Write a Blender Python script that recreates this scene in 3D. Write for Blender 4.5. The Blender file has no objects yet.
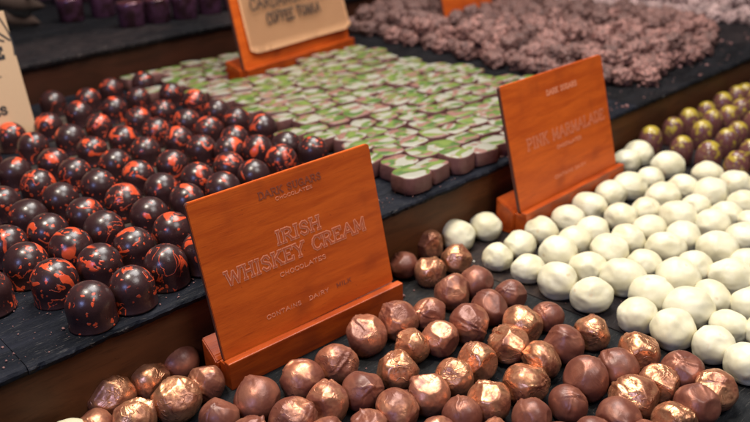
import bpy, bmesh, math, random
from mathutils import Vector, Matrix, Euler, noise
random.seed(7)
sc = bpy.context.scene
COL = sc.collection
R = math.radians

# ------------------------------------------------------------------ camera model
YAW, PITCH, ROLL, FPX = R(42.955), R(23.878), R(2.1625), 757.65
CAMZ = .288
fw = Vector((math.sin(YAW)*math.cos(PITCH), math.cos(YAW)*math.cos(PITCH), -math.sin(PITCH)))
rt = Vector((math.cos(YAW), -math.sin(YAW), 0))
dn = fw.cross(rt)
rt2 = rt*math.cos(ROLL)+dn*math.sin(ROLL)
dn2 = -rt*math.sin(ROLL)+dn*math.cos(ROLL)
CAM = Vector((0, 0, CAMZ))
def ray(px, py):
    return rt2*((px-375)/FPX)+dn2*((py-211)/FPX)+fw
def hit(px, py, z):
    r = ray(px, py); return CAM+r*((z-CAMZ)/r.z)
def to_px(p):
    d = p-CAM; z = d.dot(fw); return 375+FPX*d.dot(rt2)/z, 211+FPX*d.dot(dn2)/z
def depth(p):
    return (p-CAM).dot(fw)

T1, T2 = .056, .105            # tops of the upper shelves; the counter top is z = 0

# ------------------------------------------------------------------ helpers
def link(o, parent=None):
    COL.objects.link(o)
    if parent is not None: o.parent = parent
    return o
def empty(name, loc=(0, 0, 0), rz=0):
    o = bpy.data.objects.new(name, None); o.location = loc; o.rotation_euler = (0, 0, rz)
    o.empty_display_size = .01
    return link(o)
def tag(o, label=None, cat=None, group=None, kind=None):
    if label: o['label'] = label
    if cat: o['category'] = cat
    if group: o['group'] = group
    if kind: o['kind'] = kind
    return o
def mesh_of(name, bm, mats, smooth=True):
    me = bpy.data.meshes.new(name); bm.to_mesh(me); bm.free()
    for m in (mats if isinstance(mats, (list, tuple)) else [mats]): me.materials.append(m)
    if smooth: me.polygons.foreach_set('use_smooth', [True]*len(me.polygons))
    return me
def obj(name, me, parent=None):
    return link(bpy.data.objects.new(name, me), parent)
def box_bm(x0, x1, y0, y1, z0, z1, bev=0, seg=2, bm=None):
    bm = bm or bmesh.new()
    g = bmesh.ops.create_cube(bm, size=1)
    for v in g['verts']:
        v.co = Vector((x0+(v.co.x+.5)*(x1-x0), y0+(v.co.y+.5)*(y1-y0), z0+(v.co.z+.5)*(z1-z0)))
    if bev:
        es = list({e for v in g['verts'] for e in v.link_edges})
        bmesh.ops.bevel(bm, geom=es, offset=bev, segments=seg, affect='EDGES', profile=.6)
    return bm
ORD = ['', 'first', 'second', 'third', 'fourth', 'fifth', 'sixth', 'seventh', 'eighth', 'ninth', 'tenth', 'eleventh', 'twelfth',
       'thirteenth', 'fourteenth', 'fifteenth', 'sixteenth', 'seventeenth', 'eighteenth', 'nineteenth', 'twentieth']
def ordn(n):
    return ORD[n] if n < len(ORD) else ('twenty-'+ORD[n-20] if n < 30 else 'far')

# ------------------------------------------------------------------ materials
class NT:
    def __init__(s, name):
        s.m = bpy.data.materials.new(name); s.m.use_nodes = True
        s.t = s.m.node_tree; s.n = s.t.nodes; s.b = s.n['Principled BSDF']
    def add(s, typ, **k):
        n = s.n.new(typ)
        for a, v in k.items():
            if a[0] == '_': n.inputs[a[1:].replace('_', ' ')].default_value = v
            else: setattr(n, a, v)
        return n
    def l(s, a, b): s.t.links.new(a, b); return b
    def math(s, op, a, b=None, clamp=False):
        n = s.n.new('ShaderNodeMath'); n.operation = op; n.use_clamp = clamp
        for i, v in enumerate((a, b)):
            if v is None: continue
            if isinstance(v, (int, float)): n.inputs[i].default_value = v
            else: s.l(v, n.inputs[i])
        return n.outputs[0]
    def mix(s, fac, a, b):
        n = s.n.new('ShaderNodeMix'); n.data_type = 'RGBA'
        for sock, v in ((n.inputs[0], fac), (n.inputs[6], a), (n.inputs[7], b)):
            if isinstance(v, (int, float)): sock.default_value = v
            elif isinstance(v, tuple): sock.default_value = (*v, 1) if len(v) == 3 else v
            else: s.l(v, sock)
        return n.outputs[2]
    def step(s, v, lo, hi):
        n = s.n.new('ShaderNodeMapRange'); n.interpolation_type = 'SMOOTHSTEP'
        n.inputs['From Min'].default_value = lo; n.inputs['From Max'].default_value = hi
        s.l(v, n.inputs['Value']); return n.outputs[0]
    def coords(s, rnd=True, scale=None, space='Object'):
        tc = s.add('ShaderNodeTexCoord').outputs[space]
        if rnd:
            oi = s.add('ShaderNodeObjectInfo').outputs['Random']
            w = s.add('ShaderNodeTexWhiteNoise', noise_dimensions='1D'); s.l(oi, w.inputs['W'])
            v = s.add('ShaderNodeVectorMath', operation='MULTIPLY_ADD')
            v.inputs[1].default_value = (9, 9, 9); s.l(w.outputs['Color'], v.inputs[0]); s.l(tc, v.inputs[2]); tc = v.outputs[0]
        if scale:
            v = s.add('ShaderNodeVectorMath', operation='MULTIPLY'); v.inputs[1].default_value = scale
            s.l(tc, v.inputs[0]); tc = v.outputs[0]
        return tc
    def noise(s, vec, scale, detail=3, rough=.5, dist=0):
        n = s.add('ShaderNodeTexNoise', _Scale=scale, _Detail=detail, _Roughness=rough, _Distortion=dist)
        s.l(vec, n.inputs['Vector']); return n.outputs['Fac']
    def voro(s, vec, scale, feature='F1', out='Distance', rnd=1):
        n = s.add('ShaderNodeTexVoronoi', feature=feature, _Scale=scale, _Randomness=rnd)
        s.l(vec, n.inputs['Vector']); return n.outputs[out]
    def bump(s, h, strength=.5, dist=.0003, prev=None):
        n = s.add('ShaderNodeBump', _Strength=strength, _Distance=dist); s.l(h, n.inputs['Height'])
        if prev is not None: s.l(prev, n.inputs['Normal'])
        return n.outputs[0]
    def set(s, **k):
        for a, v in k.items():
            i = s.b.inputs[a.replace('_', ' ')]
            if isinstance(v, (int, float)): i.default_value = v
            elif isinstance(v, tuple): i.default_value = (*v, 1) if len(v) == 3 and i.type == 'RGBA' else v
            else: s.l(v, i)
        return s.m

def m_dome():
    t = NT('dark_chocolate_splashed'); c = t.coords()
    z = t.add('ShaderNodeSeparateXYZ'); t.l(t.add('ShaderNodeTexCoord').outputs['Object'], z.inputs[0])
    tn = t.add('ShaderNodeTexNoise', _Scale=230, _Detail=2); t.l(c, tn.inputs['Vector'])
    va = t.add('ShaderNodeVectorMath', operation='MULTIPLY_ADD'); va.inputs[1].default_value = (.005, .005, .005)
    t.l(tn.outputs['Color'], va.inputs[0]); t.l(c, va.inputs[2]); cd = va.outputs[0]
    big = t.step(t.math('ADD', t.noise(c, 68, 2, .5, 1.2), t.math('MULTIPLY', t.math('SUBTRACT', z.outputs[2], .016), 9)), .615, .63)
    region = t.step(t.noise(c, 45, 1), .46, .52)
    n2 = t.noise(c, 62, 2, .4, 1.8)
    streak = t.math('SUBTRACT', 1, t.step(t.math('ABSOLUTE', t.math('SUBTRACT', n2, .5)), .016, .028))
    streak = t.math('MULTIPLY', streak, t.step(t.noise(c, 50, 1), .60, .62))
    vd = t.voro(c, 260); vc = t.add('ShaderNodeSeparateColor'); 
    vn = t.add('ShaderNodeTexVoronoi', _Scale=300); t.l(cd, vn.inputs['Vector']); t.l(vn.outputs['Color'], vc.inputs[0])
    thr = t.math('MULTIPLY', t.math('SUBTRACT', vc.outputs[0], .46, True), .75)
    dots = t.step(t.math('SUBTRACT', thr, vn.outputs['Distance']), -.02, .03)
    dots = t.math('MULTIPLY', dots, t.step(t.noise(c, 40, 1), .40, .46))
    v2 = t.add('ShaderNodeTexVoronoi', _Scale=620); t.l(c, v2.inputs['Vector'])
    dust = t.math('MULTIPLY', t.math('SUBTRACT', 1, t.step(v2.outputs['Distance'], .07, .13)), t.step(t.noise(c, 140, 2), .5, .6))
    mask = t.math('MAXIMUM', t.math('MULTIPLY', big, region), t.math('MAXIMUM', streak, dots))
    base = t.mix(t.noise(c, 160, 4), (.018, .007, .008), (.050, .019, .018))
    base = t.mix(t.math('MULTIPLY', dust, .55), base, (.42, .18, .13))
    col = t.mix(mask, base, t.mix(t.noise(c, 200, 2), (.46, .040, .014), (.74, .10, .030)))
    rough = t.math('ADD', .2, t.math('MULTIPLY', t.noise(c, 300, 4), .22))
    b = t.bump(t.math('ADD', mask, t.math('MULTIPLY', t.noise(c, 500, 3), .5)), .6, .0003)
    return t.set(Base_Color=col, Roughness=rough, Normal=b, Coat_Weight=.15, Coat_Roughness=.15, IOR=1.5)
FOLD = dict(shiny=.9, dusted=.6, matte=.12)
def m_truffle(name, kind):
    t = NT(name); c = t.coords()
    lo = t.noise(c, 70, 3, .55, .4); fine = t.noise(c, 420, 4, .6)
    streak = t.noise(t.coords(True, (1, 1, .22)), 260, 3, .6, .8)
    if kind == 'shiny':
        g = t.step(lo, .36, .58)
        col = t.mix(g, (.19, .062, .034), (.72, .34, .18))
        col = t.mix(t.step(fine, .45, .75), col, (.38, .145, .075))
        met = t.math('ADD', .3, t.math('MULTIPLY', g, .55)); ro = t.math('ADD', .20, t.math('MULTIPLY', streak, .26))
    elif kind == 'dusted':
        g = t.step(lo, .42, .62)
        col = t.mix(g, (.18, .058, .036), (.57, .245, .14))
        met = t.math('ADD', .2, t.math('MULTIPLY', g, .55)); ro = t.math('ADD', .25, t.math('MULTIPLY', streak, .25))
    else:
        g = t.step(lo, .42, .68)
        col = t.mix(g, (.14, .043, .027), (.32, .122, .075))
        met = t.math('ADD', .08, t.math('MULTIPLY', g, .45)); ro = t.math('ADD', .30, t.math('MULTIPLY', fine, .2))
    fold = t.noise(c, 105, 2, .4, 1.4)
    fold = t.math('SUBTRACT', 1, t.step(t.math('ABSOLUTE', t.math('SUBTRACT', fold, .5)), 0, .05))
    fold = t.math('MULTIPLY', fold, t.step(t.noise(c, 60, 1), .46, .6))
    h = t.math('ADD', t.math('MULTIPLY', fine, .25), t.math('MULTIPLY', streak, .5))
    b = t.bump(t.math('ADD', h, t.math('MULTIPLY', fold, FOLD[kind])), .5, .00055)
    return t.set(Base_Color=col, Metallic=met, Roughness=ro, Normal=b)
def m_white():
    t = NT('white_chocolate'); c = t.coords()
    lo = t.noise(c, 60, 3); fine = t.noise(c, 300, 4)
    col = t.mix(t.step(lo, .35, .7), (.60, .545, .36), (.71, .665, .49))
    col = t.mix(t.step(t.noise(c, 120, 2), .66, .76), col, (.62, .50, .31))
    b = t.bump(t.math('ADD', t.math('MULTIPLY', fine, .5), t.math('MULTIPLY', lo, 2)), .25, .0004)
    return t.set(Base_Color=col, Roughness=t.math('ADD', .36, t.math('MULTIPLY', fine, .18)), Normal=b,
                 Subsurface_Weight=.12, Subsurface_Radius=(.004, .003, .0015), Subsurface_Scale=.6)
def m_yellow():
    t = NT('mauve_chocolate_yellow_top'); c = t.coords()
    z = t.add('ShaderNodeSeparateXYZ'); t.l(t.add('ShaderNodeTexCoord').outputs['Object'], z.inputs[0])
    h = t.math('ADD', t.math('MULTIPLY', z.outputs[2], 34), t.math('MULTIPLY', t.noise(c, 80, 3, .5, 1), 1.3))
    k = t.math('MAXIMUM', t.step(h, 1.58, 1.70), t.math('MULTIPLY', t.step(t.noise(c, 110, 2), .58, .64), t.step(z.outputs[2], .012, .020)))
    sp = t.step(t.noise(c, 260, 3), .6, .64)
    col = t.mix(k, (.13, .045, .042), (.36, .26, .030))
    col = t.mix(t.math('MULTIPLY', sp, .6), col, (.35, .26, .06))
    return t.set(Base_Color=col, Roughness=.3, Coat_Weight=.2, Normal=t.bump(t.noise(c, 400, 3), .3, .0003))
def m_purple():
    t = NT('purple_lustre_chocolate'); c = t.coords()
    z = t.add('ShaderNodeSeparateXYZ'); t.l(t.add('ShaderNodeTexCoord').outputs['Object'], z.inputs[0])
    top = t.step(z.outputs[2], .031, .034)
    col = t.mix(t.step(t.noise(c, 60, 3), .35, .65), (.028, .011, .014), (.085, .032, .065))
    col = t.mix(top, col, (.09, .025, .025))
    return t.set(Base_Color=col, Roughness=.2, Metallic=.35, Normal=t.bump(t.noise(c, 200, 3), .4, .0005))
def m_block_side():
    t = NT('milk_chocolate_side'); c = t.coords()
    col = t.mix(t.noise(c, 180, 4), (.095, .034, .030), (.20, .085, .074))
    return t.set(Base_Color=col, Roughness=.55, Normal=t.bump(t.noise(c, 250, 4), .5, .0006))
def m_block_top():
    t = NT('green_and_white_transfer'); c = t.coords(True, (.62, 1.15, .3))
    n = t.noise(c, 72, .6, .4, .4)
    leaf = t.step(n, .445, .46)
    col = t.mix(leaf, (.26, .25, .20), t.mix(t.step(t.noise(c, 90, 2), .4, .6), (.045, .095, .012), (.12, .17, .024)))
    n2 = t.noise(c, 75, 1, .4, .6)
    col = t.mix(t.step(n2, .60, .615), col, (.20, .09, .07))
    edge = t.math('SUBTRACT', 1, t.step(t.math('ABSOLUTE', t.math('SUBTRACT', n, .47)), .004, .014))
    col = t.mix(t.math('MULTIPLY', edge, .7), col, (.30, .16, .10))
    return t.set(Base_Color=col, Roughness=.5, Normal=t.bump(t.noise(c, 300, 3), .3, .0004))
def m_cluster(name, a, b_):
    t = NT(name); c = t.coords()
    col = t.mix(t.step(t.noise(c, 330, 4, .7), .36, .66), a, b_)
    oi = t.add('ShaderNodeObjectInfo').outputs['Random']
    hsv = t.add('ShaderNodeHueSaturation'); t.l(col, hsv.inputs['Color']); t.l(t.math('ADD', .65, t.math('MULTIPLY', oi, .7)), hsv.inputs['Value']); col = hsv.outputs[0]
    return t.set(Base_Color=col, Roughness=.62, Normal=t.bump(t.noise(c, 500, 5, .7), .8, .001))
def m_varnish(name, a, b_, dark, rough=.36, ax=(3, 22, 22), spec=.5):
    t = NT(name); c = t.coords(False, ax)
    g = t.noise(c, 6, 5, .6, .6)
    fine = t.noise(t.coords(False, (ax[0]*4, ax[1]*9, ax[2]*9)), 6, 3, .6)
    blotch = t.noise(t.coords(False), 26, 3)
    col = t.mix(t.step(g, .3, .7), a, b_)
    col = t.mix(t.math('MULTIPLY', t.step(fine, .52, .76), .4), col, dark)
    col = t.mix(t.math('MULTIPLY', t.step(blotch, .56, .8), .5), col, dark)
    nick = t.voro(t.coords(False), 95)
    col = t.mix(t.math('MULTIPLY', t.math('SUBTRACT', 1, t.step(nick, .03, .06)), .6), col, dark)
    b = t.bump(fine, .25, .0003)
    return t.set(Base_Color=col, Roughness=t.math('ADD', rough-.06, t.math('MULTIPLY', blotch, .16)), Normal=b,
                 Specular_IOR_Level=spec)
def m_flat(name, col, rough=.6, met=0.):
    t = NT(name); c = t.coords(False)
    k = t.mix(t.noise(c, 120, 3), tuple(x*.8 for x in col), tuple(min(1, x*1.15) for x in col))
    return t.set(Base_Color=k, Roughness=rough, Metallic=met)
def m_slate(name, a, b_, c_, rough=.5):
    t = NT(name); c = t.coords(False, (1, 3.2, 1))
    s1 = t.noise(c, 14, 6, .65, .5); s2 = t.noise(c, 60, 5, .7); s3 = t.noise(t.coords(False), 5, 3)
    col = t.mix(t.step(s1, .35, .7), a, b_)
    col = t.mix(t.math('MULTIPLY', t.step(s3, .5, .66), t.step(s2, .3, .7)), col, c_)
    scr = t.noise(t.coords(False, (1, 9, 1)), 120, 4, .7, .6)
    col = t.mix(t.math('MULTIPLY', t.step(scr, .58, .72), .6), col, (.13, .115, .105))
    v = t.voro(t.coords(False), 330)
    sp = t.math('MULTIPLY', t.math('SUBTRACT', 1, t.step(v, .06, .14)), t.step(t.noise(t.coords(False), 60, 2), .52, .62))
    col = t.mix(t.math('MULTIPLY', sp, .55), col, (.22, .15, .12))
    h = t.math('ADD', t.math('MULTIPLY', s1, 2.2), t.math('ADD', s2, t.math('MULTIPLY', scr, .5)))
    return t.set(Base_Color=col, Roughness=t.math('ADD', rough-.1, t.math('MULTIPLY', s2, .25)), Normal=t.bump(h, .8, .0010), Specular_IOR_Level=.07)
def m_paper(name, col):
    t = NT(name); c = t.coords(False)
    k = t.mix(t.noise(c, 300, 5, .7), tuple(x*.9 for x in col), col)
    return t.set(Base_Color=k, Roughness=.8)

M = dict(
    dome=m_dome(), shiny=m_truffle('copper_lustre_chocolate', 'shiny'), dusted=m_truffle('bronze_dusted_chocolate', 'dusted'),
    matte=m_truffle('matte_milk_chocolate', 'matte'), white=m_white(), yellow=m_yellow(), purple=m_purple(),
    bside=m_block_side(), btop=m_block_top(),
    cluster=m_cluster('mauve_crisp_chocolate', (.050, .020, .017), (.31, .145, .118)),
    cluster2=m_cluster('pale_dusted_crisp_chocolate', (.12, .06, .06), (.52, .36, .33)),
    board=m_varnish('orange_varnished_wood', (.60, .108, .010), (.45, .068, .006), (.22, .028, .005), .45, spec=.3),
    base=m_varnish('red_brown_varnished_wood', (.44, .072, .007), (.26, .034, .004), (.12, .015, .004), .32, spec=.5),
    edge=m_flat('dark_board_edge', (.09, .03, .02)),
    riser=m_varnish('dark_stained_riser_wood', (.12, .042, .014), (.060, .021, .007), (.022, .008, .003), .5, (2, 10, 10), .25),
    riser2=m_varnish('dark_red_stained_riser_wood', (.050, .015, .007), (.028, .009, .004), (.02, .007, .003), .5, (2, 10, 10), .25),
    slate0=m_slate('dark_slate', (.008, .009, .010), (.020, .020, .021), (.034, .028, .024)),
    slate0b=m_slate('brown_dusted_slate', (.013, .011, .013), (.026, .021, .021), (.055, .036, .027)),
    slate1=m_slate('blue_black_slate', (.005, .006, .009), (.014, .015, .022), (.12, .085, .062)),
    slate2=m_slate('charcoal_slate', (.004, .004, .005), (.010, .010, .012), (.028, .020, .020)),
    pale_hilite=m_flat('engraving_pale_highlight', (.82, .33, .19), .5), ink_dark=m_flat('engraving_hollow', (.50, .095, .026), .5),  # first tone is pale: highlights on the engraved letters put into colour
    ink=m_flat('black_ink', (.02, .018, .02), .7), burnt=m_flat('burnt_engraving', (.26, .055, .022), .6),
    kraft=m_paper('kraft_paper', (.68, .37, .185)), kraft2=m_paper('pale_kraft_card', (.56, .37, .22)),
    leaf=m_flat('dried_leaf', (.028, .012, .006), .9), hide=m_flat('counter_board', (.03, .018, .012), .8),
    crumb=m_flat('chocolate_crumb', (.22, .10, .09), .7), crumbw=m_flat('white_crumb', (.7, .66, .58), .6))

# ------------------------------------------------------------------ the counter: slates and risers
def slab(name, x0, x1, y0, y1, top, th, mat, label, seed, rough_front=True, mat4=None):
    """a slate slab: gently uneven top, chipped front edge"""
    bm = bmesh.new(); nx = max(4, int((x1-x0)/(.003 if rough_front else .02))); ny = max(3, int((y1-y0)/.02))
    rng = random.Random(seed)
    ys = [y0+.0003, y0+.003, y0+.008]+[y0+(y1-y0)*(j+1)/ny for j in range(ny)]
    ys = sorted(y for i, y in enumerate(ys) if y <= y1 and (i < 3 or y > y0+.01))
    rows = []
    def fr(x):  # unevenness of the front edge
        c = noise.noise(Vector((x*75, seed, 8))); return .0014*noise.noise(Vector((x*40, seed, 0)))+.0010*noise.noise(Vector((x*190, seed, 3)))+(.0022*(c-.25) if c > .25 else 0) if rough_front else 0
    top_rows = []
    for j, y in enumerate(ys):
        r = []
        for i in range(nx+1):
            x = x0+(x1-x0)*i/nx
            z = top+.0004*noise.noise(Vector((x*18, y*18, seed)))-(.0006+.0006*abs(noise.noise(Vector((x*120, 7, seed)))) if j == 0 else 0)
            r.append(bm.verts.new((x, y+(fr(x) if j < 2 else 0), z)))
        top_rows.append(r)
    lows = []
    for k, (zz, off) in enumerate(((.4, -.0009), (.75, -.0002), (1, .0008))):
        lows.append([bm.verts.new((x0+(x1-x0)*i/nx, y0+fr(x0+(x1-x0)*i/nx)+off+.0009*noise.noise(Vector((i*.7, k*3.1, seed))), top-th*zz+(.0)))
                     for i in range(nx+1)])
    grid = list(reversed(lows))+top_rows
    for a, b in zip(grid, grid[1:]):
        for i in range(nx): bm.faces.new((a[i], a[i+1], b[i+1], b[i]))
    # side and back skirts
    bot = lows[-1]
    back = top_rows[-1]
    bb = [bm.verts.new((v.co.x, v.co.y, top-th)) for v in back]
    for i in range(nx): bm.faces.new((back[i], back[i+1], bb[i+1], bb[i]))
    for side in (0, nx):
        vs = [r[side] for r in grid]+[bb[side]]
        bm.faces.new(vs if side else list(reversed(vs)))
    bmesh.ops.recalc_face_normals(bm, faces=bm.faces)
    o = obj(name, mesh_of(name, bm, mat, smooth=False)); tag(o, label, 'slate slab', 'slate slabs covering the stepped counter')
    return o
g = .0012
slab('slate_slab', -.35, .414-g/2, -.10, .3782, 0, .012, M['slate0'], 'dark slate slab under the copper truffles on the lowest step', 1, False)
slab('slate_slab', .414+g/2, 1.05, -.10, .3782, 0, .012, M['slate0b'], 'brown tinged slate slab under the white truffles on the lowest step', 2, False)
slab('slate_slab', 1.05+g, 2.2, -.10, .3782, 0, .012, M['slate0'], 'dark slate slab under the yellow topped chocolates at the far end', 9, False)
slab('slate_slab', -.35, .092, .3748, .93, T1, .006, M['slate1'], 'blue black slate slab at the near end of the middle step, chipped corner', 3)
slab('slate_slab', .092+.0004, .405, .3744, .93, T1, .0058, M['slate1'], 'slate slab with chipped front edge under the orange splashed domes', 4)
slab('slate_slab', .405+g, .735, .3748, .99, T1, .006, M['slate1'], 'dark slate slab under the green and white chocolates', 5)
slab('slate_slab', .735+g, 1.175, .3746, 1.06, T1, .006, M['slate2'], 'crumb strewn dark slate slab under the mauve crisp clusters', 6)
slab('slate_slab', 1.175+g, 2.3, .3748, 1.2, T1, .006, M['slate2'], 'dark slate slab under the palest clusters beyond a gap', 7)
A2 = math.atan(.12)
def board_thing(name, x0, x1, y0, y1, z0, z1, mat, label, cat, rot=0, org=(0, 0, 0), bev=.001):
    bm = box_bm(x0, x1, y0, y1, z0, z1, bev)
    o = obj(name, mesh_of(name, bm, mat, smooth=False)); o.location = org; o.rotation_euler = (0, 0, rot)
    return tag(o, label, cat)
board_thing('wooden_riser', -.35, 2.3, .3790, .3960, -.012, .0497, M['riser'], 'dark brown wooden riser plank behind the copper and white truffles', 'plank')
s2 = slab('slate_slab', -.2, 1.6, -.004, 1.1, T2, .008, M['slate2'], 'charcoal slate slab under the purple chocolates on the top step', 8)
s2.location = (0, .868, 0); s2.rotation_euler = (0, 0, A2)
board_thing('wooden_riser', -.2, 1.6, 0, .018, .052, T2-.0083, M['riser2'], 'dark red brown wooden riser plank behind the green and white chocolates', 'plank', A2, (0, .868, 0))
cb = box_bm(-.5, 3.0, -.2, 3.2, -.06, -.0125); c0 = obj('counter', mesh_of('counter', cb, M['hide'], False)); tag(c0, kind='structure')

# ------------------------------------------------------------------ lettering: a small slab letter alphabet drawn as strokes
G = {
 'A': (1.0, [[(0, 0), (.5, 1), (1, 0)], [(.22, .38), (.78, .38)]]),
 'B': (.8, [[(.1, 0), (.1, 1)], [(0, 1), (.5, 1), (.72, .9), (.74, .7), (.5, .53), (.1, .53)], [(.5, .53), (.78, .4), (.8, .15), (.55, 0), (0, 0)]]),
 'C': (.85, [[(.82, .78), (.62, .98), (.35, 1), (.12, .82), (.03, .5), (.12, .18), (.35, 0), (.62, .02), (.84, .22)], [(.82, .7), (.82, 1)]]),
 'D': (.85, [[(.12, 0), (.12, 1)], [(0, 1), (.45, 1), (.75, .82), (.84, .5), (.75, .18), (.45, 0), (0, 0)]]),
 'E': (.8, [[(.12, 0), (.12, 1)], [(0, 1), (.75, 1), (.75, .78)], [(.12, .52), (.5, .52)], [(0, 0), (.78, 0), (.78, .24)]]),
 'F': (.75, [[(.12, 0), (.12, 1)], [(0, 1), (.75, 1), (.75, .78)], [(.12, .52), (.5, .52)]]),
 'G': (.9, [[(.82, .78), (.62, .98), (.35, 1), (.12, .82), (.03, .5), (.12, .18), (.35, 0), (.62, .02), (.82, .15), (.82, .42), (.5, .42)]]),
 'H': (.9, [[(.12, 0), (.12, 1)], [(.78, 0), (.78, 1)], [(.12, .52), (.78, .52)]]),
 'I': (.35, [[(.18, 0), (.18, 1)]]),
 'K': (.9, [[(.12, 0), (.12, 1)], [(.12, .42), (.76, 1)], [(.35, .6), (.82, 0)]]),
 'L': (.75, [[(.12, 0), (.12, 1)], [(0, 0), (.74, 0), (.74, .25)]]),
 'M': (1.1, [[(.12, 0), (.12, 1), (.55, .2), (.98, 1), (.98, 0)]]),
 'N': (.95, [[(.12, 0), (.12, 1), (.82, 0), (.82, 1)]]),
 'O': (.9, [[(.45, 1), (.15, .85), (.03, .5), (.15, .15), (.45, 0), (.75, .15), (.87, .5), (.75, .85), (.45, 1)]]),
 'P': (.8, [[(.12, 0), (.12, 1)], [(0, 1), (.5, 1), (.76, .88), (.78, .65), (.5, .48), (.12, .48)]]),
 'R': (.88, [[(.12, 0), (.12, 1)], [(0, 1), (.5, 1), (.74, .88), (.76, .68), (.5, .5), (.12, .5)], [(.45, .5), (.82, 0)]]),
 'S': (.75, [[(.68, .75), (.55, .97), (.3, 1), (.08, .85), (.1, .65), (.6, .42), (.7, .22), (.55, .03), (.28, 0), (.05, .22)]]),
 'T': (.85, [[(.42, 0), (.42, 1)], [(.02, .76), (.02, 1), (.82, 1), (.82, .76)]]),
 'U': (.9, [[(.12, 1), (.12, .3), (.3, .02), (.6, .02), (.78, .3), (.78, 1)]]),
 'W': (1.3, [[(.05, 1), (.33, 0), (.65, .9), (.97, 0), (1.25, 1)]]),
 'Y': (.9, [[(.05, 1), (.45, .48), (.85, 1)], [(.45, .48), (.45, 0)]]),
 '.': (.2, [[(.05, 0), (.05, .08)]]), ' ': (.45, []), '-': (.5, [[(.05, .45), (.45, .45)]]),
}
def ribbon(bm, pts, w, z, th):
    """flat stroke with butt ends and round joints, th thick"""
    for a, b in zip(pts, pts[1:]):
        a, b = Vector(a), Vector(b); d = (b-a)
        if d.length < 1e-9: continue
        d.normalize(); n = Vector((-d.y, d.x))*w/2; e = d*w*.32
        q = [a-e-n, b+e-n, b+e+n, a-e+n]
        z += th*.004
        top = [bm.verts.new((p.x, -z-th, p.y)) for p in q]; lo = [bm.verts.new((p.x, -z, p.y)) for p in q]
        bm.faces.new(top)
        for i in range(4): bm.faces.new((lo[i], lo[(i+1) % 4], top[(i+1) % 4], top[i]))
    return z
def letters(text, x0, x1, zb, h, w, y=0., th=.00012, serif=True, slant=0., jit=0., rise=0.):
    """text as raised strokes in the x-z plane of a board, facing -y, from x0 to x1 on baseline zb"""
    gap = .22; tot = sum(G[c][0]+gap for c in text)-gap; sx = (x1-x0)/tot
    bm = bmesh.new(); x = 0; z = y; rng = random.Random(len(text))
    for c in text:
        gw, st = G[c]; jy = rng.uniform(-jit, jit)
        for s in st:
            P = [(x0+(x+px+slant*py)*sx, zb+(py+jy)*h+rise*(x+px)/tot) for px, py in s]
            z = ribbon(bm, P, w, z, th)
            if serif:
                for k, kk in ((0, 1), (-1, -2)):
                    (ax, ay), (bx, by) = s[k], s[kk]
                    if ay in (0, 1) and abs(by-ay) > .25:
                        z = ribbon(bm, [(x0+(x+ax-.13)*sx, zb+(ay+jy)*h), (x0+(x+ax+.13)*sx, zb+(ay+jy)*h)], w, z, th)
        x += gw+gap
    bmesh.ops.recalc_face_normals(bm, faces=bm.faces)
    return bm
def put_text(root, lean, name, text, mat, **k):
    bm = letters(text, **k); o = obj(name, mesh_of(name, bm, mat, False), root)
    o.rotation_euler = lean; return o

# ------------------------------------------------------------------ sign stands
def sign(name, bl, br, zb, w, h, lean, label, cat='sign', base=True, blockdepth=.021, zfloor=0., th=.0036):
    """board standing in a grooved wooden block; returns the root, whose x runs along the board's lower edge"""
    A = hit(*bl, zb); B = hit(*br, zb); rz = math.atan2(B.y-A.y, B.x-A.x)
    root = empty(name, (A.x, A.y, zfloor), rz); tag(root, label, cat, 'wooden product signs')
    hb = zb-zfloor
    bm = bmesh.new()
    # rounded-corner board in x-z, thickness along +y
    r = .0022; pts = []
    for cx, cz, a0 in ((w-r, r, -90), (w-r, h-r, 0), (r, h-r, 90), (r, r, 180)):
        for k in range(5):
            a = R(a0+k*22.5); pts.append((cx+r*math.cos(a), cz+r*math.sin(a)))
    f = [bm.verts.new((x, 0, z)) for x, z in pts]; b = [bm.verts.new((x, th, z)) for x, z in pts]
    ff = bm.faces.new(list(reversed(f))); fb = bm.faces.new(b); n = len(pts)
    sides = [bm.faces.new((f[i], f[(i+1) % n], b[(i+1) % n], b[i])) for i in range(n)]
    bmesh.ops.recalc_face_normals(bm, faces=bm.faces)
    es = [e for e in ff.edges]+[e for e in fb.edges]
    bmesh.ops.bevel(bm, geom=es, offset=.0004, segments=2, affect='EDGES')
    for fc in bm.faces:
        c = fc.calc_center_median()
        if abs(fc.normal.y) < .3 and c.x < .0025: fc.material_index = 1
    me = mesh_of('board', bm, [M['board'], M['edge']], False)
    bo = obj('board', me, root); bo.location = (0, 0, hb); bo.rotation_euler = (-lean, 0, 0)
    if base:
        # front ledge and taller back block
        bm = box_bm(-.001, w+.0035, -.0065, -.0006, 0, hb+.0018, .0007)
        obj('ledge', mesh_of('ledge', bm, M['base'], False), root)
        # back block with a slope up to the rear
        bm = bmesh.new(); D = blockdepth
        prof = [(.0050, 0), (D, 0), (D, hb+.0098), (.0078, hb+.0018), (.0050, hb-.001)]
        a = [bm.verts.new((-.0035, y, z)) for y, z in prof]; c = [bm.verts.new((w+.002, y, z)) for y, z in prof]
        bm.faces.new(a); bm.faces.new(list(reversed(c)))
        for i in range(5): bm.faces.new((a[i], c[i], c[(i+1) % 5], a[(i+1) % 5]))
        bmesh.ops.recalc_face_normals(bm, faces=bm.faces)
        bmesh.ops.bevel(bm, geom=list(bm.edges), offset=.0008, segments=2, affect='EDGES')
        obj('base_block', mesh_of('base_block', bm, M['base'], False), root)
        bm = box_bm(-.001, w+.0015, -.0008, .0052, 0, hb-.0006, .0003)
        obj('groove_floor', mesh_of('groove_floor', bm, M['base'], False), root)
    return root, bo
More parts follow.
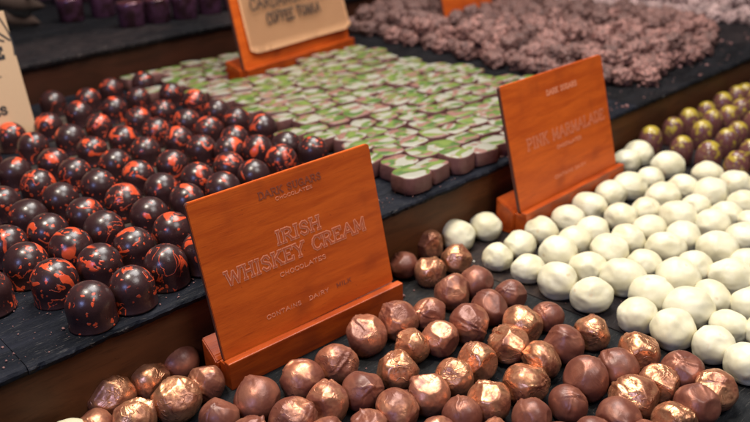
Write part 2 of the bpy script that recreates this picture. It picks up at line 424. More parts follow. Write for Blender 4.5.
# sign nearest the camera
root1, b1 = sign('wooden_sign', (225, 362.4), (396, 282.5), CAMZ-.2706, .1400, .1025, R(11.2),
                 'orange wooden sign engraved IRISH WHISKEY CREAM standing among copper truffles')
b1.rotation_euler.y = -R(.9)
def T(b, name, text, mat, **k):
    if b is b1: k['x0'] -= .0022; k['x1'] -= .0026
    o = obj(name, mesh_of(name, letters(text, **k), mat, False), b); return o
def two(b, text, x0, x1, zb, h, w, **k):
    T(b, 'lettering_edge', text, M['pale_hilite'], x0=x0, x1=x1, zb=zb, h=h, w=w, y=.00004, th=.00007, **k)  # wider pale strokes paint the highlight around each letter
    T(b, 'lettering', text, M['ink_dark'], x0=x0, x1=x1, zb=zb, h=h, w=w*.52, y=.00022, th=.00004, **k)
S1 = dict(
    head=(.054, .0985, .0865, .0046), sub=(.062, .092, .0805, .002), l1=(.0535, .0885, .054, .0095), l2=(.0165, .1265, .0385, .0098),
    ch=(.055, .091, .0305, .0028), foot=(.0375, .0615, .0140, .0022))
T(b1, 'lettering', 'DARK SUGARS', M['burnt'], x0=.0500, x1=.0985, zb=.0902, h=.0044, w=.00085, y=.00005)
T(b1, 'lettering', 'CHOCOLATES', M['pale_hilite'], x0=.0615, x1=.0905, zb=.0862, h=.0021, w=.00022, y=.00005, serif=False)
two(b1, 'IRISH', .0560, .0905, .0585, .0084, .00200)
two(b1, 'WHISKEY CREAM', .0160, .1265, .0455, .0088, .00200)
T(b1, 'lettering', 'CHOCOLATES', M['pale_hilite'], x0=.0530, x1=.0900, zb=.0372, h=.0028, w=.00032, y=.00005, serif=False)
T(b1, 'lettering', 'CONTAINS', M['pale_hilite'], x0=.0370, x1=.0640, zb=.0140, h=.0027, w=.00028, y=.00005, serif=False)
T(b1, 'lettering', 'DAIRY', M['pale_hilite'], x0=.0705, x1=.0870, zb=.0140, h=.0027, w=.00028, y=.00005, serif=False)
T(b1, 'lettering', 'MILK', M['burnt'], x0=.0935, x1=.1065, zb=.0140, h=.0029, w=.0006, y=.00005, serif=False)
# second sign
root2, b2 = sign('wooden_sign', (521, 214), (617, 165), CAMZ-.2678, .1560, .1090, R(14.5),
                 'orange wooden sign with pale engraved lettering standing among the white truffles', blockdepth=.024)
T(b2, 'lettering', 'DARK SUGARS', M['pale_hilite'], x0=.062, x1=.109, zb=.0890, h=.0045, w=.0007, y=.00005)
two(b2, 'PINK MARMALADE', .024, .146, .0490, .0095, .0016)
T(b2, 'lettering', 'CHOCOLATES', M['pale_hilite'], x0=.065, x1=.104, zb=.0400, h=.003, w=.0004, y=.00005, serif=False)
T(b2, 'lettering', 'CONTAINS DAIRY', M['pale_hilite'], x0=.055, x1=.105, zb=.0150, h=.0028, w=.0003, y=.00005, serif=False)
# third sign, with a paper card on it, behind the green chocolates
root3, b3 = sign('wooden_sign', (245, 71), (353, 38), CAMZ-.215, .2160, .150, R(10),
                 'orange wooden sign carrying a tan paper card lettered COFFEE TONKA beside the green chocolates', blockdepth=.03, zfloor=T1, th=.005)
bm = bmesh.new(); cw0, cw1, ch0, ch1 = .014, .2140, .0165, .146
NX = 40; NZ = 12; gr = []
for j in range(NZ+1):
    row = []
    for i in range(NX+1):
        u = i/NX; v = j/NZ
        lift = .0012+.007*(1-v)**3*(.35+.65*u)+.0012*math.sin(u*7)*(1-v)
        xx = cw0+(cw1-cw0)*u; zz = ch0+(ch1-ch0)*v
        rr = .006   # rounded lower corners
        if v == 0: zz += .005*max(0, 1-u*18)+.005*max(0, 1-(1-u)*18)
        row.append(bm.verts.new((xx, -lift, zz)))
    gr.append(row)
for a, b in zip(gr, gr[1:]):
    for i in range(NX): bm.faces.new((a[i], a[i+1], b[i+1], b[i]))
bmesh.ops.solidify(bm, geom=list(bm.faces), thickness=.0006)
bmesh.ops.recalc_face_normals(bm, faces=bm.faces)
obj('paper_label', mesh_of('paper_label', bm, M['kraft']), b3)
T(b3, 'lettering', 'COFFEE TONKA', M['ink'], x0=.052, x1=.158, zb=.0480, h=.0130, w=.0019, y=.0055, serif=False, jit=.06)
T(b3, 'lettering', 'CARDAMOM AND', M['ink'], x0=.028, x1=.176, zb=.0680, h=.0135, w=.0019, y=.0055, serif=False, jit=.06)
# fourth: the lower end of a sign at the top of the picture
root4, b4 = sign('wooden_sign', (446, 24), (540, -8), CAMZ-.222, .17, .11, R(12),
                 'brown orange wooden sign standing in the mauve crisp clusters beside the top step', blockdepth=.02, zfloor=T1, th=.005)
# kraft card at the left
A = hit(-45, 152, CAMZ-.222); B = hit(38, 131, CAMZ-.222)
rz = math.atan2(B.y-A.y, B.x-A.x); wcard = (B-A).length
card = empty('price_card', (A.x, A.y, T1), rz); tag(card, 'tan kraft card with black print and a plant drawing standing behind orange splashed domes', 'card')
bm = box_bm(0, wcard, 0, .0016, 0, .1275, .0004, 1)
cb_ = obj('card_front', mesh_of('card_front', bm, M['kraft2'], False), card); cb_.rotation_euler = (-R(8), 0, 0)
W = wcard
bm = bmesh.new()
rng = random.Random(5); zz = .0001
for k in range(9):     # drawn plant: fine curved stems
    x = W-.006-k*.0058; pts = []
    for s in range(9):
        u = s/8; pts.append((x-.010*math.sin(u*2.2+k*.6)*(1 if k % 2 else -.6), .122-.036*u))
    zz = ribbon(bm, pts, .0016, zz, .0001)
    zz = ribbon(bm, [(x-.004, .108-.004*(k % 3)), (x+.004, .100)], .0018, zz, .0001)
bmesh.ops.recalc_face_normals(bm, faces=bm.faces)
obj('plant_drawing', mesh_of('plant_drawing', bm, M['ink'], False), cb_)
T(cb_, 'lettering', 'HOUSE MADE', M['ink'], x0=W-.086, x1=W-.0120, zb=.0850, h=.0095, w=.0030, y=.0001, serif=False)
T(cb_, 'lettering', 'FRESH CREAM.', M['ink'], x0=W-.080, x1=W-.019, zb=.0680, h=.0050, w=.0013, y=.0001, serif=False)
T(cb_, 'lettering', 'TRUFFLES', M['ink'], x0=W-.085, x1=W-.023, zb=.0330, h=.0070, w=.0020, y=.0001, serif=False)
bm = box_bm(W*.2, W*.75, .004, .030, 0, .004, .001)
obj('foot', mesh_of('foot', bm, M['base'], False), card)

# ------------------------------------------------------------------ layout from picks
def place(picks, zc, plane, D=None, ratio=.85, relax=8, keep=.90, lim=(.85, 1.2)):
    """picks: (x, y, width in photo pixels[, extra]); -> [x, y, diameter, extra]"""
    out = []
    for p in picks:
        P = hit(p[0], p[1], plane+zc); d = p[2]*depth(P)/FPX
        out.append([P.x, P.y, d, p[3] if len(p) > 3 else None])
    ds = sorted(o[2] for o in out); med = ds[len(ds)//2]
    for o in out: o[2] = D or min(max(o[2], med*lim[0]), med*lim[1])
    for _ in range(relax):
        for i, a in enumerate(out):
            for b in out[i+1:]:
                dx, dy = b[0]-a[0], b[1]-a[1]; L = math.hypot(dx, dy) or 1e-6; m = (a[2]+b[2])/2*keep
                if L < m:
                    s = (m-L)/2/L; a[0] -= dx*s; a[1] -= dy*s; b[0] += dx*s; b[1] += dy*s
    return out
def rows(items, thr):
    """rows parallel to the shelf, from the front: returns [(row, index in row)] per item"""
    idx = sorted(range(len(items)), key=lambda i: items[i][1]); res = {}; cur = []; allr = []
    for i in idx:
        if cur and items[i][1]-items[cur[0]][1] > thr: allr.append(cur); cur = []
        cur.append(i)
    allr.append(cur)
    for r, c in enumerate(allr):
        for k, i in enumerate(sorted(c, key=lambda i: items[i][0])): res[i] = (r+1, k+1)
    return [res[i] for i in range(len(items))]

# ------------------------------------------------------------------ domes splashed with orange
def lathe(profile, seg, mats, name, wob=0, seed=0):
    bm = bmesh.new(); rings = []
    for r, z in profile:
        rings.append([bm.verts.new((r*math.cos(2*math.pi*k/seg)*(1+wob*noise.noise(Vector((math.cos(2*math.pi*k/seg), math.sin(2*math.pi*k/seg), z*50+seed)))),
                                    r*math.sin(2*math.pi*k/seg)*(1+wob*noise.noise(Vector((math.cos(2*math.pi*k/seg)+3, math.sin(2*math.pi*k/seg), z*50+seed)))), z)) for k in range(seg)])
    for a, b in zip(rings, rings[1:]):
        for k in range(seg): bm.faces.new((a[k], a[(k+1) % seg], b[(k+1) % seg], b[k]))
    bm.faces.new(rings[-1]); bm.faces.new(list(reversed(rings[0])))
    return mesh_of(name, bm, mats)
def dome_profile(r, zc, h, n=14):
    p = [(r*.99, 0), (r*1.015, .0007), (r*1.01, .0014), (r*.985, .002), (r*.99, zc*.6), (r, zc)]
    for k in range(1, n): a = math.pi/2*k/n; p.append((r*math.cos(a), zc+(h-zc)*math.sin(a)))
    p.append((r*.03, h)); return p
DOMES = [(91,305,51),(132,287,49),(166,265,45),(203,251,42),(-12,292,50),(55,281,46),(100,265,41),(133,246,40),(173,231,39),(26,264,45),(71,249,43),
 (104,231,41),(150,215,38),(187,201,34),(223,190,33),(7,245,42),(49,233,38),(85,215,38),(124,201,36),(162,190,36),(198,180,33),(229,167,32),(254,175,30),
 (28,217,39),(61,200,36),(99,187,34),(138,176,33),(172,165,33),(203,150,31),(3,203,39),(38,186,36),(75,174,35),(115,164,32),(145,151,32),(15,172,35),
 (54,163,31),(92,150,32),(33,147,31),(71,139,29),(123,139,28),(99,127,29),(11,137,28),(49,126,26),(79,114,25),(53,103,23),(88,100,22),(111,89,24),
 (114,109,26),(138,98,25),(144,84,24),(171,94,24),(163,112,28),(138,120,26),(156,132,28),(195,102,23),(187,122,27),(217,112,24),(237,122,26),(209,131,27),
 (179,141,29),(235,140,28),(263,128,27),(258,151,28),(287,146,27),(313,151,27),(281,161,28),(-18,232,42),(-22,180,38),(-16,155,34),(228,151,28),(20,205,0)]
DOMES = [d for d in DOMES if d[2]]
dp = place(DOMES, .0128, T1, D=.0272, keep=.97, relax=6)
for d in dp:
    d[1] = max(d[1], .3895)
variants = [lathe(dome_profile(.0138, .0122, .0262), 56, M['dome'], 'chocolate_dome', .006, s) for s in range(4)]
rw = rows(dp, .020); rng = random.Random(3)
for i, (d, (r, k)) in enumerate(zip(dp, rw)):
    o = obj('chocolate_dome', variants[i % 4]); o.location = (d[0], d[1], T1+.0003); o.rotation_euler = (rng.uniform(-.03, .03), rng.uniform(-.03, .03), rng.uniform(0, 6.28))
    s = rng.uniform(.97, 1.03); o.scale = (s, s, s*rng.uniform(.97, 1.03))
    tag(o, f'dark dome splashed orange, {ordn(k)} from the left in the {ordn(r)} row behind shelf edge', 'chocolate', 'dark chocolate domes splashed with orange')

# ------------------------------------------------------------------ hand-rolled truffles
ICO = {}
def ico(n):
    if n not in ICO:
        bm = bmesh.new(); bmesh.ops.create_icosphere(bm, subdivisions=n, radius=1)
        bm.verts.ensure_lookup_table(); ICO[n] = ([v.co.copy() for v in bm.verts], [[v.index for v in f.verts] for f in bm.faces]); bm.free()
    return ICO[n]
def rdir(rng, zmin=-1, zmax=1):
    z = rng.uniform(zmin, zmax); a = rng.uniform(0, 2*math.pi); q = math.sqrt(max(0, 1-z*z)); return Vector((q*math.cos(a), q*math.sin(a), z))
def blob(name, seed, mat, D, kind, sub=5):
    rng = random.Random(seed); V, F = ico(sub)
    off = Vector((seed*3.17 % 50, seed*1.71 % 50, seed*.37 % 50))
    if kind == 'white':
        planes = [(rdir(rng, -.3, .8), rng.uniform(.90, .97)) for _ in range(4)]
        ridges = [(rdir(rng), rdir(rng, -.2, .9), rng.uniform(.015, .04), rng.uniform(.07, .14)) for _ in range(2)]
        k = .06; lo = .075; mid = .022; fine = .004; asp = (rng.uniform(1.0, 1.16), rng.uniform(.92, 1.02), rng.uniform(.84, .94)); skirt = .07; cut = -.66
        tip = None
    else:
        nf = {'shiny': 7, 'dusted': 5, 'matte': 3}[kind]
        planes = [(rdir(rng, -.3, 1), rng.uniform(.80, .93)) for _ in range(nf)]
        nr = {'shiny': 5, 'dusted': 4, 'matte': 3}[kind]
        td = rdir(rng, .3, .95)
        ridges = []
        for _ in range(nr):
            m = rdir(rng); m = (m-td*m.dot(td)*rng.uniform(.85, 1)).normalized()
            ridges.append((m, (td+rdir(rng)*.5).normalized(), rng.choice((-1, 1, 1))*rng.uniform(.04, .10), rng.uniform(.03, .075)))
        k = .014; lo = .06; mid = .014 if kind != 'matte' else .010; fine = .002; asp = (rng.uniform(.96, 1.08), rng.uniform(.95, 1.03), rng.uniform(.93, 1.05)); skirt = .02; cut = -.78
        tip = (td, rng.uniform(.03, .09)) if rng.random() < .6 else None
    co = []
    for n in V:
        r = 1.0
        for p, d in planes:
            c = n.dot(p)
            if c > .3:
                q = d/c; h = max(0, min(1, .5+.5*(q-r)/k)); r = q*(1-h)+r*h-k*h*(1-h)
        r += lo*noise.noise(n*1.3+off)+mid*noise.noise(n*3.1+off)
        for m, td_, amp, wd in ridges:
            wv = .12*noise.noise(n*2.5+off*1.3)
            s = n.dot(m)+wv; fal = math.exp(-((n-td_).length/.75)**2)
            r += amp*fal*(math.exp(-(s/wd)**2)-.5*math.exp(-((s-wd*1.6)/wd)**2))
        if tip: r += tip[1]*math.exp(-((n-tip[0]).length/.22)**2)
        if kind != 'white':
            w_ = noise.noise(n*4.3+off*2); r += (.014 if kind != 'matte' else .003)*(1-min(1, abs(w_)*5))
        r += fine*noise.noise(n*11+off)
        p = n*r
        p.x *= asp[0]; p.y *= asp[1]; p.z *= asp[2]
        if p.z < -.35: f = 1+skirt*min(1, (-.35-p.z)/.25); p.x *= f; p.y *= f
        if p.z < cut: p.z = cut+(p.z-cut)*.06
        co.append(p)
    zmin = min(p.z for p in co); wx = sum(sorted((abs(p.x) for p in co))[-40:])/40; s = D/2/1.0
    me = bpy.data.meshes.new(name)
    me.from_pydata([((p.x)*s, (p.y)*s, (p.z-zmin)*s) for p in co], [], F)
    me.materials.append(mat); me.polygons.foreach_set('use_smooth', [True]*len(me.polygons)); me.update()
    return me
COP = [(111,396,44,'s'),(149,379,39,'s'),(178,360,38,'m'),(204,381,37,'d'),(176,400,48,'s'),(133,420,42,'s'),(219,416,40,'m'),(95,424,32,'d'),
 (258,398,44,'m'),(302,379,41,'d'),(294,421,47,'d'),(327,402,42,'d'),(336,362,40,'d'),(362,389,41,'m'),(370,428,42,'d'),(367,335,40,'d'),(397,320,38,'d'),
 (430,312,33,'d'),(452,291,35,'d'),(412,344,36,'s'),(441,337,36,'d'),(469,323,39,'d'),(398,369,40,'s'),(395,411,45,'d'),(428,393,43,'d'),(454,375,38,'s'),
 (478,360,37,'s'),(463,413,40,'m'),(489,400,41,'s'),(437,432,38,'d'),(404,263,28,'m'),(429,243,29,'s'),(431,270,31,'s'),(456,258,31,'s'),(477,281,32,'m'),
 (510,293,31,'m'),(489,307,35,'m'),(548,314,31,'m'),(521,325,39,'s'),(509,343,40,'s'),(565,343,39,'m'),(592,331,35,'s'),(541,358,37,'s'),(525,382,43,'s'),
 (586,378,45,'m'),(569,401,38,'m'),(617,366,40,'m'),(531,415,40,'m'),(618,418,44,'m'),(594,432,40,'m'),(639,350,40,'s'),(637,397,46,'s'),(657,383,40,'s'),
 (683,369,40,'m'),(717,389,41,'s'),(696,404,43,'m'),(674,421,43,'s'),(330,438,44,'d'),(250,438,44,'d'),(496,436,42,'d'),(560,440,42,'m'),(645,440,44,'m')]
KIND = {'s': 'shiny', 'd': 'dusted', 'm': 'matte'}
LOOK = {'s': 'gleaming copper folded truffle', 'd': 'bronze dusted crumpled truffle', 'm': 'smooth matt brown truffle'}
cp = place([(x, y, w, k) for x, y, w, k in COP], .0115, 0, relax=6, keep=.88, lim=(.84, 1.3))
rw = rows(cp, .017); rng = random.Random(11)
for i, (d, (r, k)) in enumerate(zip(cp, rw)):
    me = blob('copper_truffle', 100+i, M[KIND[d[3]]], d[2]*1.045, KIND[d[3]])
    o = obj('copper_truffle', me); o.location = (d[0], d[1], .0004)
    o.rotation_euler = (rng.uniform(-.06, .06), rng.uniform(-.06, .06), rng.uniform(0, 6.28))
    tag(o, f'{LOOK[d[3]]}, {ordn(k)} from left in {ordn(r)} row from the counter front', 'chocolate', 'copper dusted truffles on the lowest step')
WHI = [(458,234,34),(486,225,32),(498,255,30),(520,243,31),(542,230,32),(528,266,27),(568,218,30),(558,254,38),(575,240,32),(559,280,38),(588,267,34),
 (593,295,40),(609,252,38),(622,277,40),(645,263,33),(652,294,41),(627,239,33),(638,314,38),(677,279,43),(695,267,37),(731,277,39),(711,296,37),(690,308,45),
 (674,328,44),(730,324,36),(713,343,41),(752,304,40),(746,362,44),(589,206,31),(611,193,30),(630,186,31),(650,178,27),(638,154,29),(627,160,25),(668,166,30),
 (664,196,32),(683,186,28),(621,216,31),(646,209,28),(678,217,34),(695,206,29),(649,228,31),(593,230,32),(684,237,34),(665,247,34),(712,224,33),(707,173,28),
 (711,194,34),(736,184,30),(729,214,29),(744,203,30),(745,238,34),(717,250,38),(748,262,34),(750,220,24),(765,330,40),(768,283,38),(762,186,30),(770,212,32)]
wp = place(WHI, .0110, 0, relax=6, keep=.88, lim=(.84, 1.3))
rw = rows(wp, .019)
for i, (d, (r, k)) in enumerate(zip(wp, rw)):
    me = blob('white_truffle', 500+i, M['white'], d[2]*1.05, 'white')
    o = obj('white_truffle', me); o.location = (d[0], d[1], .0004); o.rotation_euler = (rng.uniform(-.08, .08), rng.uniform(-.08, .08), rng.uniform(0, 6.28))
    tag(o, f'lumpy ivory white truffle, {ordn(k)} from left in {ordn(r)} row from the counter front', 'chocolate', 'white chocolate truffles')
# one pale truffle at the near corner of the riser
P = hit(66, 439, .011); me = blob('white_truffle', 600, M['white'], .026, 'white'); o = obj('white_truffle', me); o.location = (P.x, P.y, .0004)
tag(o, 'lone pale truffle beside the copper ones at the near end of the riser', 'chocolate', 'white chocolate truffles')

# ------------------------------------------------------------------ mauve chocolates with yellow tops
YEL = [(650,138,27),(667,126,22),(682,146,26),(681,118,21),(702,131,22),(697,109,21),(709,154,26),(712,101,20),(713,119,21),(727,94,20),(727,139,21),
 (738,131,21),(738,91,19),(741,108,19),(728,116,19),(748,84,20),(737,163,27),(751,150,23),(758,76,19),(755,122,22),(757,99,19),(766,166,26),(770,140,22)]
yp = place(YEL, .019, 0, D=.026, relax=10, keep=.96)
prof = [(.0118, 0), (.0124, .001), (.0127, .012)]+[(.0128*math.cos(a)**.85, .014+.0185*math.sin(a)) for a in [math.pi/2*k/12 for k in range(12)]]+[(.0006, .0326)]
vy = [lathe(prof, 40, M['yellow'], 'yellow_topped_chocolate', .02, s) for s in range(3)]
rw = rows(yp, .02)
for i, (d, (r, k)) in enumerate(zip(yp, rw)):
    o = obj('yellow_topped_chocolate', vy[i % 3]); o.location = (d[0], min(d[1], .362), .0004); o.rotation_euler = (0, 0, rng.uniform(0, 6.28)); s = rng.uniform(.90, 1.0); o.scale = (s, s, s)
    tag(o, f'mauve chocolate with yellow tip, {ordn(k)} from left in {ordn(r)} row from the counter front', 'chocolate', 'mauve chocolates with yellow tops')

# ------------------------------------------------------------------ purple chocolates on the top step
PUR = [(76,22),(108,17),(137,27),(163,23),(190,19),(215,14),(48,0),(92,2),(240,10),(123,4),(150,3),(176,1),(201,-2),(66,4),(228,-4)]
prof = [(.0175, 0), (.0182, .001), (.0190, .028), (.0188, .0315), (.0175, .0335), (.013, .0345), (.0005, .0348)]
vp_ = lathe(prof, 40, M['purple'], 'purple_chocolate', .01, 1)
for i, (x, y) in enumerate(sorted(PUR)):
    P = hit(x, y, T2); o = obj('purple_chocolate', vp_); o.location = (P.x, P.y+.012, T2+.0004); o.rotation_euler = (0, 0, i*1.1); 
    tag(o, f'tall purple lustre chocolate, {ordn(i+1)} from the left on the top step', 'chocolate', 'purple chocolates on the top step')

# ------------------------------------------------------------------ green and white decorated blocks
def block_mesh(seed):
    rng = random.Random(seed); bm = bmesh.new(); seg = 28
    a, b = rng.uniform(.0138, .0170), rng.uniform(.0128, .0152); e = rng.uniform(2.6, 5); rings = []
    h = rng.uniform(.0125, .0145); ph = rng.uniform(0, 6)
    for rr, z in ((.97, 0), (1.01, .001), (1, h*.5), (.985, h-.0012), (.965, h-.0003), (.94, h), (.5, h-.0002)):
        ring = []
        for k in range(seg):
            t = 2*math.pi*k/seg; c, s = math.cos(t), math.sin(t)
            q = (abs(c)**e+abs(s)**e)**(-1/e)*rr*(1+.13*noise.noise(Vector((c*1.3+ph, s*1.3, seed)))+.05*noise.noise(Vector((c*4, s*4, seed+z*200))))
            ring.append(bm.verts.new((a*q*c, b*q*s, z)))
        rings.append(ring)
    for i, (p, q) in enumerate(zip(rings, rings[1:])):
        for k in range(seg):
            f = bm.faces.new((p[k], p[(k+1) % seg], q[(k+1) % seg], q[k]))
            if i >= 5: f.material_index = 1
    f = bm.faces.new(rings[-1]); f.material_index = 1
    return mesh_of('decorated_chocolate', bm, [M['bside'], M['btop']])
bmeshes = [block_mesh(s) for s in range(16)]
rng = random.Random(21); nb = 0; r = 0; y = .3935
while y < .905:
    x = .4065+(.0138 if r % 2 else 0); k = 0; r += 1
    xmax = min(.712, .655+max(0, y-.41)*.9)+.008*math.sin(r*1.7)
    while x < xmax:
        # leave the foot of the card-carrying sign clear
        lp = Matrix.Rotation(-root3.rotation_euler.z, 2) @ Vector((x-root3.location.x, y-root3.location.y))
        blocked = -.016 < lp.x < .232 and -.020 < lp.y < .045
        if y+.016 > .868+.12*x: blocked = True
        if any(math.hypot(d[0]-x, d[1]-y) < .0275 for d in dp): blocked = True
        if not blocked:
            k += 1; nb += 1
            o = obj('decorated_chocolate', bmeshes[rng.randrange(16)]); o.scale = (.915, .90, rng.uniform(.92, 1.06))
            o.location = (x+rng.uniform(-.0012, .0012), y+rng.uniform(-.0015, .0015), T1+.0004+(rng.uniform(0, .0012)))
            o.rotation_euler = (rng.uniform(-.03, .03), rng.uniform(-.03, .03), rng.choice((0, math.pi))+rng.uniform(-.35, .35))
            tag(o, f'green and white topped chocolate, {ordn(k)} from left in {ordn(r)} row behind the shelf edge', 'chocolate', 'green and white topped chocolates')
        x += .0280
    y += .0258

# ------------------------------------------------------------------ crisp clusters
def cluster_mesh(seed, mat):
    rng = random.Random(seed); V, F = ico(4); dirs = [(rdir(rng), rng.uniform(.5, 1)) for _ in range(80)]; co = []
    off = Vector((seed, seed*2, 0))
    for n in V:
        b = 0
        for d, a in dirs:
            c = (n-d).length/.30
            if c < 1: b = max(b, a*math.sqrt(1-c*c))
        r = .78+.26*b+.26*noise.noise(n*1.7+off)+.34*noise.noise(n*5+off)
        p = n*r; p.z = max(p.z, -.6); co.append(p*.0128)
    me = bpy.data.meshes.new('crisp_cluster'); zm = min(p.z for p in co)
    me.from_pydata([(p.x, p.y, p.z-zm) for p in co], [], F); me.materials.append(mat)
    me.polygons.foreach_set('use_smooth', [True]*len(me.polygons)); me.update(); return me
def inside(p, poly):
    c = False; n = len(poly)
    for i in range(n):
        a, b = poly[i], poly[(i+1) % n]
        if (a[1] > p[1]) != (b[1] > p[1]) and p[0] < (b[0]-a[0])*(p[1]-a[1])/(b[1]-a[1])+a[0]: c = not c
    return c
def heap(poly, mat, seed, name, label, group, step=.0235, upper=.5, cap=290):
    ms = [cluster_mesh(seed+s, mat) for s in range(6)]; rng = random.Random(seed); found = []
    xs = [p[0] for p in poly]; ys = [p[1] for p in poly]
    for layer in (0, 1):
        y = min(ys)+layer*step*.5; r = 0
        while y < max(ys):
            x = min(xs)+(step/2 if r % 2 else 0)+layer*step*.3; r += 1; k = 0
            while x < max(xs):
                q = (x+rng.uniform(-.005, .005), y+rng.uniform(-.005, .005))
                ok = inside(q, poly)
                if layer: ok = ok and all(inside((q[0]+a, q[1]+b), poly) for a, b in ((.022, 0), (-.022, 0), (0, .022), (0, -.022))) and rng.random() < upper
                l4 = Matrix.Rotation(-root4.rotation_euler.z, 2) @ Vector((q[0]-root4.location.x, q[1]-root4.location.y))
                if -.02 < l4.x < .19 and -.018 < l4.y < .034: ok = False
                if q[1]+.018 > .868+.12*q[0]: ok = False
                if ok:
                    k += 1
                    zc = T1+.0004+layer*(.0150+rng.uniform(-.002, .003)); sc_ = rng.uniform(.88, 1.14)
                    rot = (0, 0, rng.uniform(0, 6.28)) if not layer else (rng.uniform(-.5, .5), rng.uniform(-.5, .5), rng.uniform(0, 6.28))
                    px, py = to_px(Vector((q[0], q[1], zc+.012)))
                    if -25 < px < 775 and -22 < py < 440:
                        where = 'bottom layer' if not layer else 'top layer'
                        found.append((depth(Vector((q[0], q[1], zc))), (q[0], q[1], zc), rot, sc_, rng.randrange(6), f'{label}, {where}, {ordn(k)} from left in {ordn(r)} row'))
                x += step
            y += step*.88
    found.sort(key=lambda f: f[0])
    for _, loc, rot, sc_, mi, lab in found[:cap]:
        o = obj(name, ms[mi]); o.location = loc; o.rotation_euler = rot; o.scale = (sc_,)*3; tag(o, lab, 'chocolate', group)
    if found[cap:]:
        bm = bmesh.new()
        for _, loc, rot, sc_, mi, lab in found[cap:]:
            m4 = Matrix.Translation(loc) @ Euler(rot).to_matrix().to_4x4() @ Matrix.Scale(sc_, 4); k0 = len(bm.verts)
            bm.from_mesh(ms[mi]); bm.verts.ensure_lookup_table()
            for v in bm.verts[k0:]: v.co = m4 @ v.co
        tag(obj(name+'_heap', mesh_of(name+'_heap', bm, mat)), label+', the far part seen as one mass', 'chocolate', kind='stuff')
    return len(found)
n1 = heap([(.765, .43), (.82, .405), (.93, .41), (1.0, .425), (1.10, .46), (1.165, .50), (1.17, .60), (1.17, 1.1), (.84, 1.1), (.80, .75), (.775, .6)],
     M['cluster'], 40, 'crisp_cluster', 'mauve crisp cluster in large heap', 'mauve crisp clusters heaped on the middle step', upper=.6)
n2 = heap([(1.235, .45), (1.30, .425), (1.45, .41), (1.62, .42), (1.62, .72), (1.24, .85), (1.215, .6)],
     M['cluster2'], 80, 'pale_crisp_cluster', 'pale dusted cluster in farther heap', 'pale dusted clusters at the far end of the middle step', upper=.4)
for q_, d_ in ((DOMES[k], dp[k]) for k in range(9)): print(q_, [round(v) for v in to_px(Vector((d_[0], d_[1], T1+.0128)))])
print('blocks', nb, 'clusters', n1, n2, 'domes', len(dp))

# ------------------------------------------------------------------ crumbs, dried leaves
CR = [(670, 63, T1, 'crumb', .004), (680, 68, T1, 'crumb', .0045), (686, 65, T1, 'crumb', .003), (637, 80, T1, 'crumb', .004), (646, 78, T1, 'crumb', .003),
      (628, 108, T1, 'crumb', .0045), (700, 76, T1, 'crumb', .003), (716, 36, T1, 'crumb', .004), (468, 168, T1, 'crumbw', .003), (403, 297, 0, 'crumb', .003),
      (104, 325, T1, 'crumb', .0018), (655, 62, T1, 'crumb', .0025), (731, 44, T1, 'crumb', .0035), (474, 262, 0, 'crumbw', .0015), (414, 291, 0, 'crumb', .0015),
      (50, 77, .075, 'crumb', 0)]
NEAR = ['near the heap', 'beside its twin', 'tiny, near the heap edge', 'behind the second sign', 'beyond the second sign', 'on the shelf edge by the second sign', 'in the open patch',
        'by the gap between heaps', 'stuck beside the green chocolates', 'beside the front sign ledge', 'beside the frontmost dome', 'closest to the heap', 'below the pale heap', 'between white truffles', 'near the front sign', '']
for i, (x, y, z, m, s) in enumerate(CR):
    if not s: continue
    P = hit(x, y, z)
    if z == T1 and P.y < .379: P.y = .379
    V, F = ico(2); me = bpy.data.meshes.new('crumb')
    me.from_pydata([tuple((v*(1+.5*noise.noise(v*1.6+Vector((i*5, 0, 0)))))*s/2) for v in V], [], F); me.materials.append(M[m]); me.update()
    o = obj('crumb', me); o.location = (P.x, P.y, z+s*.32)
    tag(o, ('pale' if m == 'crumbw' else 'brown')+' chocolate crumb on the slate, '+NEAR[i], 'crumb', 'crumbs on the slate')
bits = bmesh.new(); rb = random.Random(77); V, F = ico(1)
def scatter(n, x0, x1, y0, y1, z, big):
    for _ in range(n):
        s_ = rb.uniform(.0003, big)*rb.random(); c_ = Vector((rb.uniform(x0, x1), rb.uniform(y0, y1), z+s_*.5+.0003)); q = Vector((rb.uniform(.6, 1.4), rb.uniform(.6, 1.4), rb.uniform(.5, 1)))
        vs = [bits.verts.new(c_+Vector((v.x*q.x, v.y*q.y, v.z*q.z))*s_*rb.uniform(.7, 1.2)) for v in V]
        for f in F: bits.faces.new([vs[k] for k in f])
scatter(260, .02, .41, .378, .40, T1, .0011); scatter(200, .02, .2, .40, .50, T1, .0010); scatter(500, .10, .60, .12, .372, 0, .0012); scatter(180, .66, 1.3, .378, .45, T1, .0022); scatter(90, .42, .66, .378, .395, T1, .0014)
tag(obj('chocolate_dust', mesh_of('chocolate_dust', bits, M['crumb'], False)), 'fine brown chocolate crumbs and dust strewn over the slate', 'crumbs', kind='stuff')
def dried_leaf(root, p0, p1, wid, th, seed):
    bm = bmesh.new(); a = Vector(p0); b = Vector(p1); d = b-a; side = d.cross(Vector((0, 1, 0))).normalized(); nrm = d.cross(side).normalized(); n = 14; L = []
    for i in range(n+1):
        u = i/n; w = wid*(math.sin(math.pi*min(1, u*.9+.12))**.8)*(1+.25*noise.noise(Vector((u*6, seed, 0)))); c = a+d*u+nrm*th*2*math.sin(u*5+seed)
        L.append([bm.verts.new(c+side*w), bm.verts.new(c+nrm*th), bm.verts.new(c-side*w), bm.verts.new(c-nrm*th)])
    for p, q in zip(L, L[1:]):
        for k in range(4): bm.faces.new((p[k], p[(k+1) % 4], q[(k+1) % 4], q[k]))
    bm.faces.new(L[0]); bm.faces.new(list(reversed(L[-1]))); bmesh.ops.recalc_face_normals(bm, faces=bm.faces)
    return obj('leaf', mesh_of('leaf', bm, M['leaf']), root)
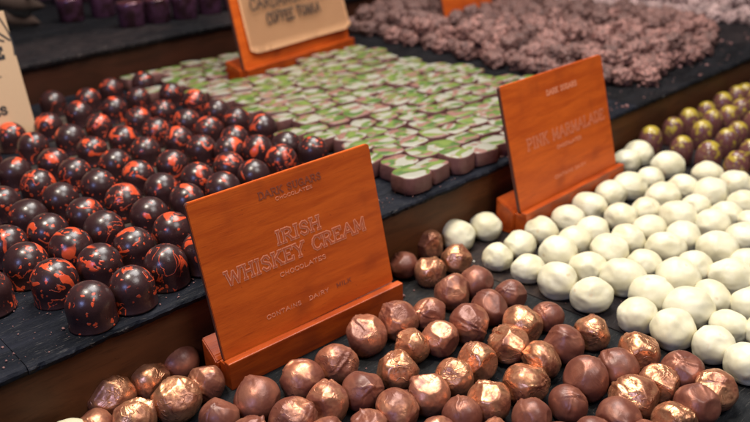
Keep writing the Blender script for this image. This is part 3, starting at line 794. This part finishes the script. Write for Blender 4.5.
P = hit(8, 30, T2); dl = empty('dried_leaves', P); tag(dl, 'brown dried pointed leaves poking out behind the tan kraft card', 'dried leaves')
def at_y(px, py, Y):
    r = ray(px, py); return CAM+r*(Y/r.y)
for k, (a, b, w) in enumerate((((-4, 2), (46, 7), .016), ((0, 18), (41, 23), .015), ((-4, -14), (34, -4), .014), ((-4, 36), (16, 34), .008))):
    dried_leaf(dl, at_y(*a, P.y)-P, at_y(*b, P.y-.02)-P, w, .0035, k)
dl2 = bmesh.new(); bmesh.ops.create_cone(dl2, segments=8, radius1=.004, radius2=.002, depth=.06, cap_ends=True)
for v in dl2.verts: v.co += Vector((0, 0, .03))
obj('stem', mesh_of('stem', dl2, M['leaf']), dl)

# ------------------------------------------------------------------ light
w = bpy.data.worlds.new('World'); sc.world = w; w.use_nodes = True
bg = w.node_tree.nodes['Background']; bg.inputs[0].default_value = (.64, .68, .82, 1); bg.inputs[1].default_value = .06
def area(name, loc, target, size, power, col, sy=None):
    l = bpy.data.lights.new(name, 'AREA'); l.energy = power; l.color = col; l.shape = 'RECTANGLE' if sy else 'SQUARE'; l.size = size
    if sy: l.size_y = sy
    o = bpy.data.objects.new(name, l); o.location = loc
    o.rotation_euler = (Vector(target)-Vector(loc)).to_track_quat('-Z', 'Y').to_euler(); return link(o)
area('market_roof_light', (.70, .55, 1.15), (.55, .45, 0), .60, 16, (1, .98, .95))
area('warm_lamp', (.08, .42, .90), (.35, .35, 0), .13, 7.0, (1, .90, .76))
area('warm_lamp', (.95, .90, 1.1), (.8, .6, 0), .12, 4.5, (1, .90, .78))
area('window_light', (-.85, -.15, .80), (.35, .4, .05), .28, 4.6, (.38, .48, 1))
area('front_light', (.55, -.45, 1.35), (.45, .4, .05), .6, 10.5, (1, .96, .92))

# ------------------------------------------------------------------ camera
cd = bpy.data.cameras.new('Camera'); cam = bpy.data.objects.new('Camera', cd); link(cam)
cam.matrix_world = Matrix(((rt2.x, -dn2.x, -fw.x, CAM.x), (rt2.y, -dn2.y, -fw.y, CAM.y), (rt2.z, -dn2.z, -fw.z, CAM.z), (0, 0, 0, 1)))
cd.sensor_width = 36; cd.lens = FPX/750*36; cd.clip_start = .01; cd.clip_end = 20
cd.dof.use_dof = True; cd.dof.focus_distance = .445; cd.dof.aperture_fstop = 7.5; cd.dof.aperture_blades = 8
sc.camera = cam
sc.render.engine = 'CYCLES'; sc.cycles.use_denoising = True; sc.cycles.max_bounces = 8
sc.view_settings.view_transform = 'Standard'; sc.view_settings.look = 'None'; sc.view_settings.exposure = 0; sc.view_settings.gamma = 1
